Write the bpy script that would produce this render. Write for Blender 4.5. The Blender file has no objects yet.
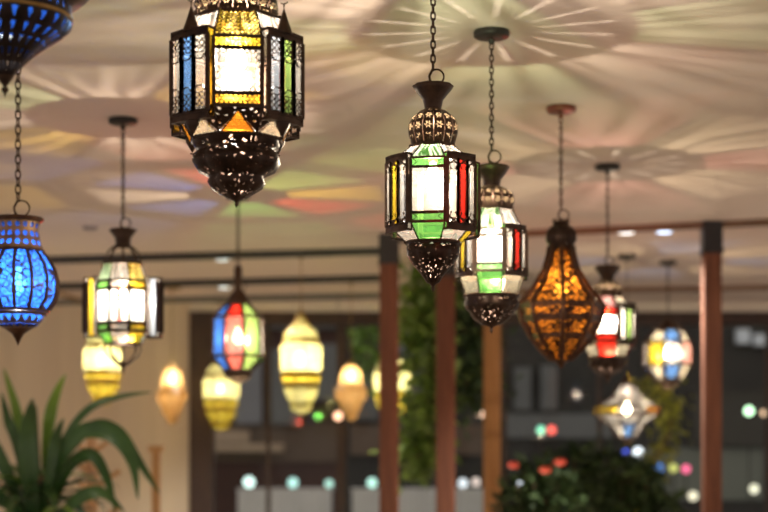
import bpy, math, random
from mathutils import Vector
random.seed(7)
PI = math.pi
F = 1700.0          # focal length in pixels for the 768 wide frame
HY = 480.0          # image row of the horizon
CAMZ = 1.5
CEIL = 3.0
SC = bpy.context.scene
COL = SC.collection

# ------------------------------------------------------------------ materials
def new_mat(name):
    m = bpy.data.materials.new(name); m.use_nodes = True
    nt = m.node_tree; nt.nodes.clear()
    out = nt.nodes.new('ShaderNodeOutputMaterial')
    return m, nt, out

def bsdf(nt, col, rough=.5, metal=0.0, spec=.5):
    b = nt.nodes.new('ShaderNodeBsdfPrincipled')
    b.inputs['Base Color'].default_value = (*col, 1)
    b.inputs['Roughness'].default_value = rough
    b.inputs['Metallic'].default_value = metal
    b.inputs['Specular IOR Level'].default_value = spec
    return b

def noise_col(nt, c1, c2, scale, detail=3, coords='Object', stretch=(1, 1, 1)):
    tc = nt.nodes.new('ShaderNodeTexCoord')
    mp = nt.nodes.new('ShaderNodeMapping'); mp.inputs['Scale'].default_value = stretch
    nt.links.new(tc.outputs[coords], mp.inputs['Vector'])
    n = nt.nodes.new('ShaderNodeTexNoise'); n.inputs['Scale'].default_value = scale; n.inputs['Detail'].default_value = detail
    nt.links.new(mp.outputs[0], n.inputs['Vector'])
    r = nt.nodes.new('ShaderNodeValToRGB')
    r.color_ramp.elements[0].position = .3; r.color_ramp.elements[1].position = .7
    r.color_ramp.elements[0].color = (*c1, 1); r.color_ramp.elements[1].color = (*c2, 1)
    nt.links.new(n.outputs['Fac'], r.inputs['Fac'])
    return r, n

def plain(name, c1, c2=None, scale=8, rough=.6, metal=0.0, stretch=(1, 1, 1), bump=0):
    m, nt, out = new_mat(name)
    b = bsdf(nt, c1, rough, metal)
    if c2 is None: c2 = tuple(min(1, x*1.2) for x in c1)
    r, n = noise_col(nt, c1, c2, scale, stretch=stretch)
    nt.links.new(r.outputs[0], b.inputs['Base Color'])
    if bump:
        bp = nt.nodes.new('ShaderNodeBump'); bp.inputs['Strength'].default_value = bump; bp.inputs['Distance'].default_value = .004
        nt.links.new(n.outputs['Fac'], bp.inputs['Height']); nt.links.new(bp.outputs[0], b.inputs['Normal'])
    nt.links.new(b.outputs[0], out.inputs[0])
    return m

def emit(name, col, strength):
    m, nt, out = new_mat(name)
    e = nt.nodes.new('ShaderNodeEmission'); e.inputs[0].default_value = (*col, 1); e.inputs[1].default_value = strength
    nt.links.new(e.outputs[0], out.inputs[0])
    return m

GL = {}
def glass(key, col, frost=.22, mottle=60, reed=False):
    """wavy coloured lantern glass: part clear, part frosted, thin gloss"""
    if key in GL: return GL[key]
    m, nt, out = new_mat('glass_' + key)
    dark = tuple(x*.72 for x in col)
    if reed:  # added tint stripes, shaped to throw streaks of light on the ceiling
        lite = tuple(x*.8+.15 for x in col) if col[0] > .6 and col[1] > .5 else tuple(x*.45+.5 for x in col)
        r, n = noise_col(nt, tuple(x*.22 for x in col), lite, 9, 1, 'UV', (1, .09, 1))
        r.color_ramp.elements[0].position = .42; r.color_ramp.elements[1].position = .56
    else: r, n = noise_col(nt, dark, col, mottle, 2)
    tr = nt.nodes.new('ShaderNodeBsdfTransparent'); tl = nt.nodes.new('ShaderNodeBsdfTranslucent')
    nt.links.new(r.outputs[0], tr.inputs[0]); nt.links.new(r.outputs[0], tl.inputs[0])
    mx = nt.nodes.new('ShaderNodeMixShader'); mx.inputs[0].default_value = frost
    nt.links.new(tr.outputs[0], mx.inputs[1]); nt.links.new(tl.outputs[0], mx.inputs[2])
    gl = nt.nodes.new('ShaderNodeBsdfGlossy'); gl.inputs['Roughness'].default_value = .25
    gl.inputs[0].default_value = (.8, .8, .8, 1)
    bp = nt.nodes.new('ShaderNodeBump'); bp.inputs['Strength'].default_value = .5; bp.inputs['Distance'].default_value = .003
    nt.links.new(n.outputs['Fac'], bp.inputs['Height']); nt.links.new(bp.outputs[0], gl.inputs['Normal'])
    m2 = nt.nodes.new('ShaderNodeMixShader'); m2.inputs[0].default_value = .05
    nt.links.new(mx.outputs[0], m2.inputs[1]); nt.links.new(gl.outputs[0], m2.inputs[2])
    nt.links.new(m2.outputs[0], out.inputs[0])
    GL[key] = m
    return m

GC = dict(clear=(.95, .93, .86), cream=(.92, .84, .62), white=(.93, .90, .84), green=(.22, .72, .16), red=(.85, .035, .02),
          yellow=(.93, .68, .05), amber=(.95, .55, .05), orange=(.95, .38, .03), blue=(.05, .20, .80), sky=(.14, .36, .88),
          lime=(.50, .82, .22), pink=(.90, .45, .38), rose=(.95, .22, .18), paleblue=(.66, .76, .92))
GC['bright'] = (.97, .95, .90)
def G(key, frost=None):
    fr = {'bright': .12, 'clear': .024, 'white': .028, 'cream': .035}.get(key, .036) if frost is None else frost
    return glass(key if frost is None else key + '_f%d' % int(frost*100), GC[key], fr)

def math_node(nt, op, a, b=None, c=None):
    n = nt.nodes.new('ShaderNodeMath'); n.operation = op
    for i, v in enumerate((a, b, c)):
        if v is None: continue
        if isinstance(v, (int, float)): n.inputs[i].default_value = v
        else: nt.links.new(v, n.inputs[i])
    return n.outputs[0]

def pierced(name, col, kind='rosette', open_=1.0, rough=.45):
    """sheet metal with punched holes, laid out in UV cells"""
    m, nt, out = new_mat(name)
    r, n = noise_col(nt, tuple(x*.6 for x in col), tuple(min(1, x*1.5) for x in col), 30)
    b = bsdf(nt, col, rough, .75); nt.links.new(r.outputs[0], b.inputs['Base Color'])
    uv = nt.nodes.new('ShaderNodeUVMap')
    sp = nt.nodes.new('ShaderNodeSeparateXYZ'); nt.links.new(uv.outputs[0], sp.inputs[0])
    M = lambda op, a, b=None, c=None: math_node(nt, op, a, b, c)
    fx = M('SUBTRACT', M('FRACT', sp.outputs[0]), .5); fy = M('SUBTRACT', M('FRACT', sp.outputs[1]), .5)
    rad = M('SQRT', M('ADD', M('MULTIPLY', fx, fx), M('MULTIPLY', fy, fy)))
    ang = M('ARCTAN2', fy, fx)
    if kind == 'rosette':
        pet = M('MULTIPLY', M('ADD', .68, M('MULTIPLY', .32, M('COSINE', M('MULTIPLY', ang, 6)))), .44*open_)
        hole = M('MULTIPLY', M('LESS_THAN', rad, pet), M('GREATER_THAN', rad, .10))
        if open_ < .9:
            slit = M('GREATER_THAN', M('ABSOLUTE', fx), .455)
            slit = M('MULTIPLY', slit, M('LESS_THAN', M('ABSOLUTE', fy), .47))
    elif kind == 'drop':
        q = M('DIVIDE', fy, M('ADD', 1.0, M('MULTIPLY', fy, 0)))
        w = M('MULTIPLY', M('SUBTRACT', .42, q), .45*open_)
        hole = M('MULTIPLY', M('LESS_THAN', M('ABSOLUTE', fx), w), M('GREATER_THAN', fy, -.30))
        hole = M('MULTIPLY', hole, M('LESS_THAN', M('ABSOLUTE', fy), .36))
    elif kind == 'dots':
        hole = M('LESS_THAN', rad, .33*open_)
    else:  # leafy filigree
        v = nt.nodes.new('ShaderNodeTexVoronoi'); v.feature = 'DISTANCE_TO_EDGE'; v.inputs['Scale'].default_value = 2.2
        nt.links.new(uv.outputs[0], v.inputs['Vector'])
        hole = M('GREATER_THAN', v.outputs['Distance'], .12/open_)
        if kind == 'lace':
            v2 = nt.nodes.new('ShaderNodeTexVoronoi'); v2.inputs['Scale'].default_value = 2.2
            nt.links.new(uv.outputs[0], v2.inputs['Vector'])
            hole = M('MULTIPLY', hole, M('GREATER_THAN', v2.outputs['Distance'], .16))
    tr = nt.nodes.new('ShaderNodeBsdfTransparent')
    mx = nt.nodes.new('ShaderNodeMixShader')
    nt.links.new(hole, mx.inputs[0]); nt.links.new(b.outputs[0], mx.inputs[1]); nt.links.new(tr.outputs[0], mx.inputs[2])
    if kind == 'rosette' and open_ < .9:
        # made-up frosted backing stops rosette-shaped light dots; added slits throw ceiling streaks
        fb = nt.nodes.new('ShaderNodeBsdfTranslucent'); fb.inputs[0].default_value = (.085, .06, .035, 1)
        nt.links.new(fb.outputs[0], mx.inputs[2])
        m2 = nt.nodes.new('ShaderNodeMixShader'); nt.links.new(slit, m2.inputs[0])
        nt.links.new(mx.outputs[0], m2.inputs[1]); nt.links.new(tr.outputs[0], m2.inputs[2]); mx = m2
    nt.links.new(mx.outputs[0], out.inputs[0])
    return m

MET = plain('bronze_dark', (.032, .018, .012), (.08, .044, .028), 40, .45, .6)
METB = plain('bronze_brown', (.05, .022, .012), (.11, .05, .026), 40, .45, .7)
BRASS = plain('brass_aged', (.30, .18, .06), (.42, .27, .10), 40, .4, .8)
IRON = plain('iron_black', (.02, .018, .017), (.05, .045, .04), 30, .5, .5)
PR = pierced('pierced_rosette', (.05, .027, .016), 'rosette', .82)
PRS = pierced('pierced_scroll', (.035, .019, .013), 'leafy', .43)
PF = pierced('pierced_filigree', (.045, .02, .012), 'leafy', .62)
PFO = pierced('pierced_filigree_open', (.10, .05, .03), 'lace', 1.6)
PD = pierced('pierced_drops', (.03, .022, .022), 'drop', .6)
PDT = pierced('pierced_dots', (.30, .18, .09), 'dots')
def bulb_mat():
    m, nt, out = new_mat('bulb_glass')
    tr = nt.nodes.new('ShaderNodeBsdfTransparent'); e = nt.nodes.new('ShaderNodeEmission')
    e.inputs[0].default_value = (1, .86, .62, 1); e.inputs[1].default_value = 14
    ad = nt.nodes.new('ShaderNodeAddShader'); nt.links.new(tr.outputs[0], ad.inputs[0]); nt.links.new(e.outputs[0], ad.inputs[1])
    nt.links.new(ad.outputs[0], out.inputs[0]); return m
BULB = bulb_mat()

# ------------------------------------------------------------------ mesh builder
class MB:
    def __init__(s): s.v = []; s.f = []; s.uv = []; s.sm = []
    def face(s, pts, uv=None, smooth=False):
        i = len(s.v); s.v += [tuple(p) for p in pts]
        s.f.append(tuple(range(i, i+len(pts)))); s.uv.append(uv or [(0, 0)]*len(pts)); s.sm.append(smooth)
    def grid(s, rows, closed=True, uvs=None, smooth=True):
        i = len(s.v); m = len(rows[0])
        for r in rows: s.v += [tuple(p) for p in r]
        for a in range(len(rows)-1):
            for b in range(m if closed else m-1):
                b2 = (b+1) % m
                s.f.append((i+a*m+b, i+a*m+b2, i+(a+1)*m+b2, i+(a+1)*m+b))
                if uvs: s.uv.append([(uvs[a][b][0], uvs[a][b][1]), (uvs[a][b][0]+uvs[a][b][2], uvs[a][b][1]),
                                     (uvs[a+1][b][0]+uvs[a+1][b][2], uvs[a+1][b][1]), (uvs[a+1][b][0], uvs[a+1][b][1])])
                else: s.uv.append([(0, 0)]*4)
                s.sm.append(smooth)
    def cap(s, ring, flip=False):
        s.face(ring[::-1] if flip else ring)
    def box(s, x0, x1, y0, y1, z0, z1):
        p = [(x, y, z) for z in (z0, z1) for y in (y0, y1) for x in (x0, x1)]
        for q in ((0, 2, 3, 1), (4, 5, 7, 6), (0, 1, 5, 4), (2, 6, 7, 3), (0, 4, 6, 2), (1, 3, 7, 5)):
            s.face([p[k] for k in q])
        return s
    def tube(s, path, r, n=6, closed=False):
        P = [Vector(p) for p in path]; L = len(P)
        rows = []; ref = None
        for k in range(L):
            if closed: t = (P[(k+1) % L]-P[k-1])
            else: t = P[min(k+1, L-1)]-P[max(k-1, 0)]
            t.normalize()
            if ref is None:
                ref = Vector((0, 0, 1)) if abs(t.z) < .9 else Vector((1, 0, 0))
            a = t.cross(ref); a.normalize(); b = t.cross(a); b.normalize(); ref = -b if False else ref
            if abs(t.dot(ref)) > .97:
                ref = Vector((1, 0, 0)) if abs(t.x) < .9 else Vector((0, 1, 0))
                a = t.cross(ref).normalized(); b = t.cross(a).normalized()
            rr = r[k] if isinstance(r, (list, tuple)) else r
            rows.append([P[k]+a*(math.cos(2*PI*j/n+PI/4)*rr)+b*(math.sin(2*PI*j/n+PI/4)*rr) for j in range(n)])
        if closed: rows.append(rows[0])
        s.grid(rows, True, smooth=n > 4)
        if not closed: s.cap(rows[0]); s.cap(rows[-1], True)
        return s
    def bar(s, a, b, w): return s.tube([a, b], w*.7, 4)
    def torus(s, c, R, r, axis='z', n=20, m=6, sy=1.0, rot=0):
        pts = []
        for k in range(n):
            a = 2*PI*k/n; u, v = R*math.cos(a), R*math.sin(a)*sy
            if axis == 'z': p = (u, v, 0)
            elif axis == 'y': p = (u, 0, v)
            else: p = (0, u, v)
            if rot: p = (p[0]*math.cos(rot)-p[1]*math.sin(rot), p[0]*math.sin(rot)+p[1]*math.cos(rot), p[2])
            pts.append((c[0]+p[0], c[1]+p[1], c[2]+p[2]))
        return s.tube(pts, r, m, True)
    def lathe(s, prof, n=24, lobes=0, amp=0, rot=0, cell=None, smooth=True, c=(0, 0), caps=False, count=None):
        """prof: list of (z, r)"""
        rows = []; uvs = []; L = 0
        rmax = max(r for z, r in prof)
        for i, (z, r) in enumerate(prof):
            if i: L += math.hypot(z-prof[i-1][0], r-prof[i-1][1])
            row = []; u = []
            cnt = count or (max(4, round(2*PI*rmax/cell)) if cell else 1)
            for k in range(n):
                a = 2*PI*k/n+rot
                rr = r*(1+amp*(abs(math.sin(lobes*(a-rot)/2))-.6)) if lobes else r
                row.append((c[0]+rr*math.sin(a), c[1]-rr*math.cos(a), z))
                u.append((cnt*k/n, L/(cell or 1), cnt/n))
            rows.append(row); uvs.append(u)
        s.grid(rows, True, uvs if cell else None, smooth)
        if caps: s.cap(rows[0]); s.cap(rows[-1], True)
        return s
    def ball(s, c, r, n=12):
        prof = [(c[2]+r*math.cos(PI*k/8), max(1e-5, r*math.sin(PI*k/8))) for k in range(9)]
        return s.lathe(prof, n, c=(c[0], c[1]))
    def build(s, name, mat, parent=None, loc=None):
        me = bpy.data.meshes.new(name)
        off = Vector((0, 0, 0))
        if parent is not None: off = Vector(parent.get('_off', (0, 0, 0)))
        elif loc: off = Vector(loc)
        me.from_pydata([tuple(Vector(v)-off) for v in s.v], [], s.f)
        ul = me.uv_layers.new(name='UVMap')
        i = 0; fl = [0.0]*(2*len(me.loops))
        for u in s.uv:
            for (a, b) in u: fl[2*i] = a; fl[2*i+1] = b; i += 1
        ul.data.foreach_set('uv', fl)
        me.polygons.foreach_set('use_smooth', s.sm)
        me.materials.append(mat); me.update()
        o = bpy.data.objects.new(name, me); COL.objects.link(o)
        if parent is not None: o.parent = parent; o['_off'] = tuple(parent.get('_off', (0, 0, 0)))
        elif loc: o.location = loc
        return o

def tag(o, label=None, cat=None, group=None, kind=None):
    if label: o['label'] = label
    if cat: o['category'] = cat
    if group: o['group'] = group
    if kind: o['kind'] = kind
    return o

def empty(name, loc, label, cat, group=None, off=None):
    o = bpy.data.objects.new(name, None); COL.objects.link(o); o.location = loc
    o['_off'] = off if off is not None else tuple(loc)
    o.empty_display_size = .05
    return tag(o, label, cat, group)

def at(px, py, d): return Vector(((px-384)*d/F, d, CAMZ+(HY-py)*d/F))
def dceil(py): return F*(CEIL-CAMZ)/(HY-py)

# ------------------------------------------------------------------ lantern kit
class Lan:
    """a hanging lantern whose axis is at image column px, at px-per-metre scale s"""
    def __init__(self, name, px, s, ybot, label, group=None):
        self.s = s; self.d = F/s; self.x = (px-384)/s
        self.zb = CAMZ+(HY-ybot)/s
        self.root = empty(name, (self.x, self.d, self.zb), label, 'lantern', group, off=(0, 0, self.zb))
        self.fr = MB(); self.fil = MB()
    def Z(self, y, r=0): return CAMZ+(HY-y)/F*(self.d-r/self.s)
    def R(self, r): return r/self.s
    def P(self, ang, r, z, t=0):
        """point at bearing ang (deg, 0 faces camera, + to the right), radius r, tangential shift t"""
        a = math.radians(ang)
        return Vector((r*math.sin(a)+t*math.cos(a), -r*math.cos(a)+t*math.sin(a), z))
    def part(self, mb, name, mat, label=None):
        o = mb.build(name, mat, self.root)
        if label: o['label'] = label
        return o
    def pane(self, q, key, frost=None, name='glass_pane', reed=False):
        u = random.random()*50 if reed else 0
        m = MB(); m.face(q, [(u, 0), (u+1, 0), (u+1, 1), (u, 1)])
        return self.part(m, name, glass(key+'_reeded', GC[key], .04, reed=True) if reed else G(key, frost), '%s glass pane' % {'clear': 'clear', 'bright': 'frosted white', 'sky': 'light blue', 'paleblue': 'pale blue'}.get(key, key))
    def edges(self, q, w):
        for i in range(4): self.fr.bar(q[i], q[(i+1) % 4], w)
    def lattice(self, q, kind, w, pane=None):
        """metal ornament laid over pane q = bl, br, tr, tl"""
        self.fil = MB()
        bl, br, tr, tl = [Vector(p) for p in q]
        n = (br-bl).cross(tl-bl).normalized()
        if n.dot(Vector((bl.x+br.x, bl.y+br.y, 0))) < 0: n = -n
        off = n*w*.8
        def pt(u, v): return (bl*(1-u)+br*u)*(1-v)+(tl*(1-u)+tr*u)*v+off
        W = ((br-bl).length+(tr-tl).length)/2; H = (tl-bl).length
        if kind == 'x':
            e = min(.3, W*1.25/H)
            for v0, v1, v2 in ((0, e*.5, e), (1, 1-e*.5, 1-e)):
                self.fil.tube([pt(0, v0), pt(1, v1), pt(.75, v2)], w*.62, 4)
                self.fil.tube([pt(1, v0), pt(0, v1), pt(.25, v2)], w*.62, 4)
                self.fil.tube([pt(0, v1), pt(.5, v0*.2+v1*.8), pt(1, v1)], w*.36, 4)
            self.fil.tube([pt(.06, e*1.1), pt(.06, 1-e*1.1)], w*.3, 4); self.fil.tube([pt(.94, e*1.1), pt(.94, 1-e*1.1)], w*.3, 4)
        elif kind == 'ring':
            rr = W/4.3; c = 2; rows = 3
            for top in (0, 1):
                for j in range(rows):
                    for i in range(c):
                        vv = (rr*1.1+j*2.1*rr)/H; vv = 1-vv if top else vv
                        self.rosette(pt((i+.5)/c, vv), (br-bl).normalized(), (tl-bl).normalized(), rr, w*.34)
                vb = (rows*2.1+.4)*rr/H; vb = 1-vb if top else vb
                va = vb+(-1 if top else 1)*.06
                self.fil.tube([pt(0, vb), pt(.2, va), pt(.5, va*1.02 if not top else va*.99), pt(.8, va), pt(1, vb)], w*.4, 4)
        elif kind in ('allring', 'border'):
            k = max(3, round(W/(.011))) if kind == 'allring' else 8
            rr = W/k/2
            rows = max(1, int(H/(2.05*rr)))
            for j in range(rows):
                for i in range(k):
                    if kind == 'border' and 0 < i < k-1 and 0 < j < rows-1: continue
                    self.rosette(pt((i+.5)/k, (j+.5)/rows), (br-bl).normalized(), (tl-bl).normalized(), rr, w*.3)
        if self.fil.v:
            self.fil.build('filigree', MET, pane or self.root)
            self.fil = MB()
    def rosette(self, c, ux, uy, r, t):
        self.fil.tube([c+ux*(math.cos(a*PI/4)*r*.92)+uy*(math.sin(a*PI/4)*r*.92) for a in range(8)], t, 4, True)
    def hang(self, ytop, mat=MET, link=.026, wire=.0032, ring=True, rose=.06, rose_y=None, rosemat=IRON, straight=False, rosecol=None, lean=0.0):
        """chain from the lantern's top ring up to the ceiling rose"""
        z0 = self.Z(ytop)
        m = MB()
        if ring:
            rr = link*.8
            m.torus((rr*.5, 0, z0+rr), rr, wire*.9, 'y', 20, 6)
            m.tube([(-rr*.3, 0, z0-.004), (-rr*.5, 0, z0+rr*1.1), (0, 0, z0+rr*2.1)], wire*1.2, 6)
            z0 += rr*2
            self.part(m, 'hanging_ring', mat)
        zt = CEIL-.022
        m = MB()
        if straight:
            m.tube([(0, 0, z0), (0, 0, zt)], wire, 6)
            self.part(m, 'cord', mat)
        else:
            k = 0; z = z0
            n = max(1, round((zt-z0)/(link*.78))); st = (zt-z0)/n
            for k in range(n):
                zc = z0+(k+.5)*st; hh = st*.64; w_ = link*.26
                pts = []
                for a in range(12):
                    t = 2*PI*a/12
                    u = math.cos(t)*w_; v = math.sin(t)*hh*.55+(hh*.42 if math.sin(t) > .01 else (-hh*.42 if math.sin(t) < -.01 else 0))
                    if k % 2: pts.append((u*.9, u*.45, zc+v))
                    else: pts.append((u*.25, u, zc+v))
                m.tube(pts, wire*.85, 5, True)
            self.part(m, 'chain', mat)
        if rose:
            m = MB().lathe([(CEIL, rose*.98), (CEIL-.008, rose), (CEIL-.018, rose), (CEIL-.022, rose*.92), (CEIL-.023, .0001)], 28)
            m.lathe([(CEIL-.03, .012), (CEIL-.044, .009), (CEIL-.046, .0001)], 12)
            self.part(m, 'ceiling_rose', rosemat, rosecol)
    def bulb(self, y, power, col=(1, .87, .70), r=.025, zoff=0, rad=.004, sr=.012):
        z = self.Z(y)
        m = MB().lathe([(z-r*1.2, .0001), (z-r*1.1, r*.5), (z-r*.5, r*.95), (z, r), (z+r*.7, r*.8), (z+r*1.5, r*.45), (z+r*2, r*.4)], 16)
        o = self.part(m, 'bulb', BULB)
        m = MB().lathe([(z+r*2, .0001), (z+r*2, r*.5), (z+r*2.9, r*.6), (z+r*3.0, sr), (z+r*3.15, sr), (z+r*3.3, r*.5), (z+r*4, r*.4), (z+r*4, .0001)], 20)
        self.part(m, 'bulb_socket', BRASS)
        l = bpy.data.lights.new('bulb_light', 'POINT'); l.energy = power; l.color = col; l.shadow_soft_size = rad
        lo = bpy.data.objects.new('bulb_light', l); COL.objects.link(lo); lo.parent = self.root; lo.location = (0, 0, z-self.zb)
    def finish(self, mat=MET):
        if self.fr.v: self.part(self.fr, 'frame', mat)
        pass

    def faceted(self, rings, n, rot, colour, w, skip=(), latt=None, frost=None, ribs=True):
        """stack of trapezoid panes; rings = (z, radius at face centre (apothem)); colour(row,k)->key"""
        ca = 1/math.cos(PI/n)
        for i in range(len(rings)):
            z, r = rings[i]
            pts = [self.P(rot+360/n*(k+.5), r*ca, z) for k in range(n)]
            for k in range(n): self.fr.bar(pts[k], pts[(k+1) % n], w)
        for i in range(len(rings)-1):
            (z0, r0), (z1, r1) = rings[i], rings[i+1]
            for k in range(n):
                a0, a1 = rot+360/n*(k-.5), rot+360/n*(k+.5)
                q = [self.P(a0, r1*ca, z1), self.P(a1, r1*ca, z1), self.P(a1, r0*ca, z0), self.P(a0, r0*ca, z0)]
                if ribs: self.fr.bar(q[1], q[2], w)
                key = colour(i, k)
                if key: self.pane(q, key, frost)

def turret(name, px, s, rot, ybot, label, a, crown, dome, main, bay, p, bot, bowl, cols, hs=9, w=.0045, latt='x', dome_mat=None,
           bowl_mat=None, cage=False, bays=(1, 3, 5, 7), spikes=False, domecell=.018, bowllobes=8, group=None, extra=None, retcol=None, hsb=None, ret3=False, mw=.0095, hbk=None, bfrost=None):
    L = Lan(name, px, s, ybot, label, group)
    Z, R = L.Z, L.R
    A = R(a); n = 8; h = A*math.tan(PI/8); ap = A+R(p)
    # crown (flared cup) and dome
    m = MB().lathe([(Z(y), R(r)) for y, r in crown], 20, lobes=10, amp=.06)
    L.part(m, 'crown', MET)
    if cage:
        m = MB(); y0, y1 = dome[0][0], dome[-1][0]
        for k in range(8):
            m.tube([L.P(k*45+10, R(r), Z(y)) for y, r in dome], w*.6, 5)
        m.torus((0, 0, Z(y1)), R(dome[-1][1]), w, 'z', 28, 6); m.torus((0, 0, Z(y0)), R(dome[0][1])+.001, w, 'z', 20, 6)
        m.lathe([(Z(y1)+.006, R(dome[-1][1])+.002), (Z(y1)-.004, R(dome[-1][1])+.002), (Z(y1)-.004, R(dome[-1][1])-.006)], 24)
        L.part(m, 'dome_cage', MET)
        yb_ = Z(dome[-1][0]); L.part(MB().lathe([(yb_+.001, R(dome[-1][1])-.004), (yb_+.006, .02), (yb_+.006, .0001)], 24), 'cap_plate', MET)  # added plate, blocks the halo of light above the open cage
    else:
        m = MB().lathe([(Z(y), R(r)) for y, r in dome], 48, lobes=8, amp=.05, cell=domecell)
        L.part(m, 'dome', dome_mat or PR)
    zd, rd = Z(dome[-1][0]), R(dome[-1][1])
    m = MB().lathe([(zd+.004, rd-.003), (zd+.004, rd+.003), (zd-.006, rd+.003), (zd-.006, rd-.003)], 24)
    for k in range(8): m.ball(tuple(L.P(rot+22.5+45*k, rd+.006, zd)), w*1.1, 8)
    L.part(m, 'collar', MET)
    # body
    zt, zm = Z(main[0], a), Z(main[1], a)
    zt2, zm2 = Z(bay[0], a+p), Z(bay[1], a+p)
    zb, rb = Z(bowl[0][0]), R(bot)
    ca = 1/math.cos(PI/8)
    rdm = max(rd-.002, .01)
    fr = L.fr
    for k in range(8):
        c0, c1 = rot+45*(k-.5), rot+45*(k+.5); ck = rot+45*k
        C = cols(k)
        # top and bottom slopes
        q = [L.P(c0, A*ca, zt), L.P(c1, A*ca, zt), L.P(c1, rdm*ca, zd), L.P(c0, rdm*ca, zd)]
        po = L.pane(q, C['top'], reed=True); L.edges(q, w*.8)
        if C.get('topl'): L.lattice(q, C['topl'], w, po)
        q = [L.P(c0, rb*ca, zb), L.P(c1, rb*ca, zb), L.P(c1, A*ca, zm), L.P(c0, A*ca, zm)]
        if C.get('tri'):
            # a triangular pane inside a pierced metal slope
            mid = (q[2]+q[3])/2
            m = MB(); qa = q[0]*.94+q[1]*.06; qb = q[1]*.94+q[0]*.06; ap_ = mid*.82+(q[0]+q[1])/2*.18
            nrm = (mid-Vector((0, 0, mid.z))).normalized()*.002
            m.face([qa+nrm, qb+nrm, ap_+nrm]); L.part(m, 'glass_pane', G(C['bot']), C['bot']+' triangular glass pane')
            m = MB()
            for tri, uv in (([q[0], ap_, q[3]], [(0, 0), (1.5, 2.5), (0, 3)]), ([q[1], q[2], ap_], [(3, 0), (3, 3), (1.5, 2.5)]), ([q[3], ap_, q[2]], [(0, 3), (1.5, 2.5), (3, 3)])):
                m.face(tri, uv)
            L.part(m, 'pierced_panel', PRS)
            fr.bar(qa, ap_, w*.5); fr.bar(qb, ap_, w*.5)
        else: L.pane(q, C['bot'])
        L.edges(q, w*.8)
        if k % 8 in bays:
            hb = h*.98+R(p)*.12 if hbk is None else h*hbk
            x3 = [-hb, -hb/3, hb/3, hb]; ap2 = [ap-.002, ap+R(1.5), ap+R(1.5), ap-.002]
            zz0, zz1 = zm2, zt2
            trim = (zt2-zm2)*.075
            for j in range(3):
                q = [L.P(ck, ap2[j], zz0+trim, x3[j]), L.P(ck, ap2[j+1], zz0+trim, x3[j+1]), L.P(ck, ap2[j+1], zz1-trim, x3[j+1]), L.P(ck, ap2[j], zz1-trim, x3[j])]
                g_ = mw*.45/(ap2[j+1]-ap2[j]+1e-9) if False else mw*.45
                e0 = (q[1]-q[0]).normalized()*g_
                qi = [q[0]+e0, q[1]-e0, q[2]-e0, q[3]+e0]
                po = L.pane(qi, C['bay'][j], bfrost); L.lattice(qi, latt, w, po)
                L.fr.bar(q[0], q[3], mw); L.fr.bar(q[1], q[2], mw); L.fr.bar(q[0], q[1], w*1.3); L.fr.bar(q[2], q[3], w*1.3)
                for (za, zb_) in ((zz0, zz0+trim), (zz1-trim, zz1)):
                    fr.face([L.P(ck, ap2[j], za, x3[j]), L.P(ck, ap2[j+1], za, x3[j+1]), L.P(ck, ap2[j+1], zb_, x3[j+1]), L.P(ck, ap2[j], zb_, x3[j])])
            for zz in (zz0, zz1):
                poly = [L.P(ck, A*.97, zz, -h), L.P(ck, ap2[0], zz, x3[0]), L.P(ck, ap2[1], zz, x3[1]), L.P(ck, ap2[2], zz, x3[2]), L.P(ck, ap2[3], zz, x3[3]), L.P(ck, A*.97, zz, h)]
                fr.face(poly)
                for i in range(5): fr.bar(poly[i], poly[i+1], w*1.3)
            for sgn in (-1, 1):
                if ret3:
                    for j in range(3):
                        f0, f1 = (0, .28, .75)[j], (.28, .75, 1)[j]
                        pa, pb = A+(ap-A)*f0, A+(ap-A)*f1
                        ha, hc = h+(hb-h)*f0, h+(hb-h)*f1
                        q = [L.P(ck, pa, zz0, sgn*ha), L.P(ck, pb, zz0, sgn*hc), L.P(ck, pb, zz1, sgn*hc), L.P(ck, pa, zz1, sgn*ha)]
                        L.pane(q, ['white', C['ret'], 'white'][j], .13); L.edges(q, w)
                else:
                    q = [L.P(ck, A*.97, zz0, sgn*h), L.P(ck, ap2[0], zz0, sgn*hb), L.P(ck, ap2[0], zz1, sgn*hb), L.P(ck, A*.97, zz1, sgn*h)]
                    L.pane(q, C['ret']); L.edges(q, w)
            if spikes:
                c = L.P(ck, ap-.008, 0)
                m = MB().lathe([(zz1+.058, .001), (zz1+.03, .010), (zz1+.004, .019), (zz1-.003, .020)], 12, c=(c.x, c.y))
                m.lathe([(zz1+.072, .0003), (zz1+.066, .0022), (zz1+.058, .001)], 8, c=(c.x, c.y))
                m.tube([(c.x-.008, c.y, zz1+.071), (c.x, c.y, zz1+.068), (c.x+.009, c.y, zz1+.073)], .0018, 5)
                L.part(m, 'spire', MET)
                c2 = L.P(ck, ap-.012, 0)
                m = MB().lathe([(zz0+.003, .018), (zz0-.01, .016), (zz0-.034, .002), (zz0-.036, .0001)], 12, c=(c2.x, c2.y))
                m.lathe([(zz0-.036, .0005), (zz0-.038, .007), (zz0-.041, .0005)], 10, c=(c2.x, c2.y))
                L.part(m, 'pendant', MET)
        else:
            hs_ = R(hs)
            lv = [zm, zm+R(hsb or hs), zt-hs_, zt]
            keys = [C['strip'][0], C['main'], C['strip'][1]]
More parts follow.
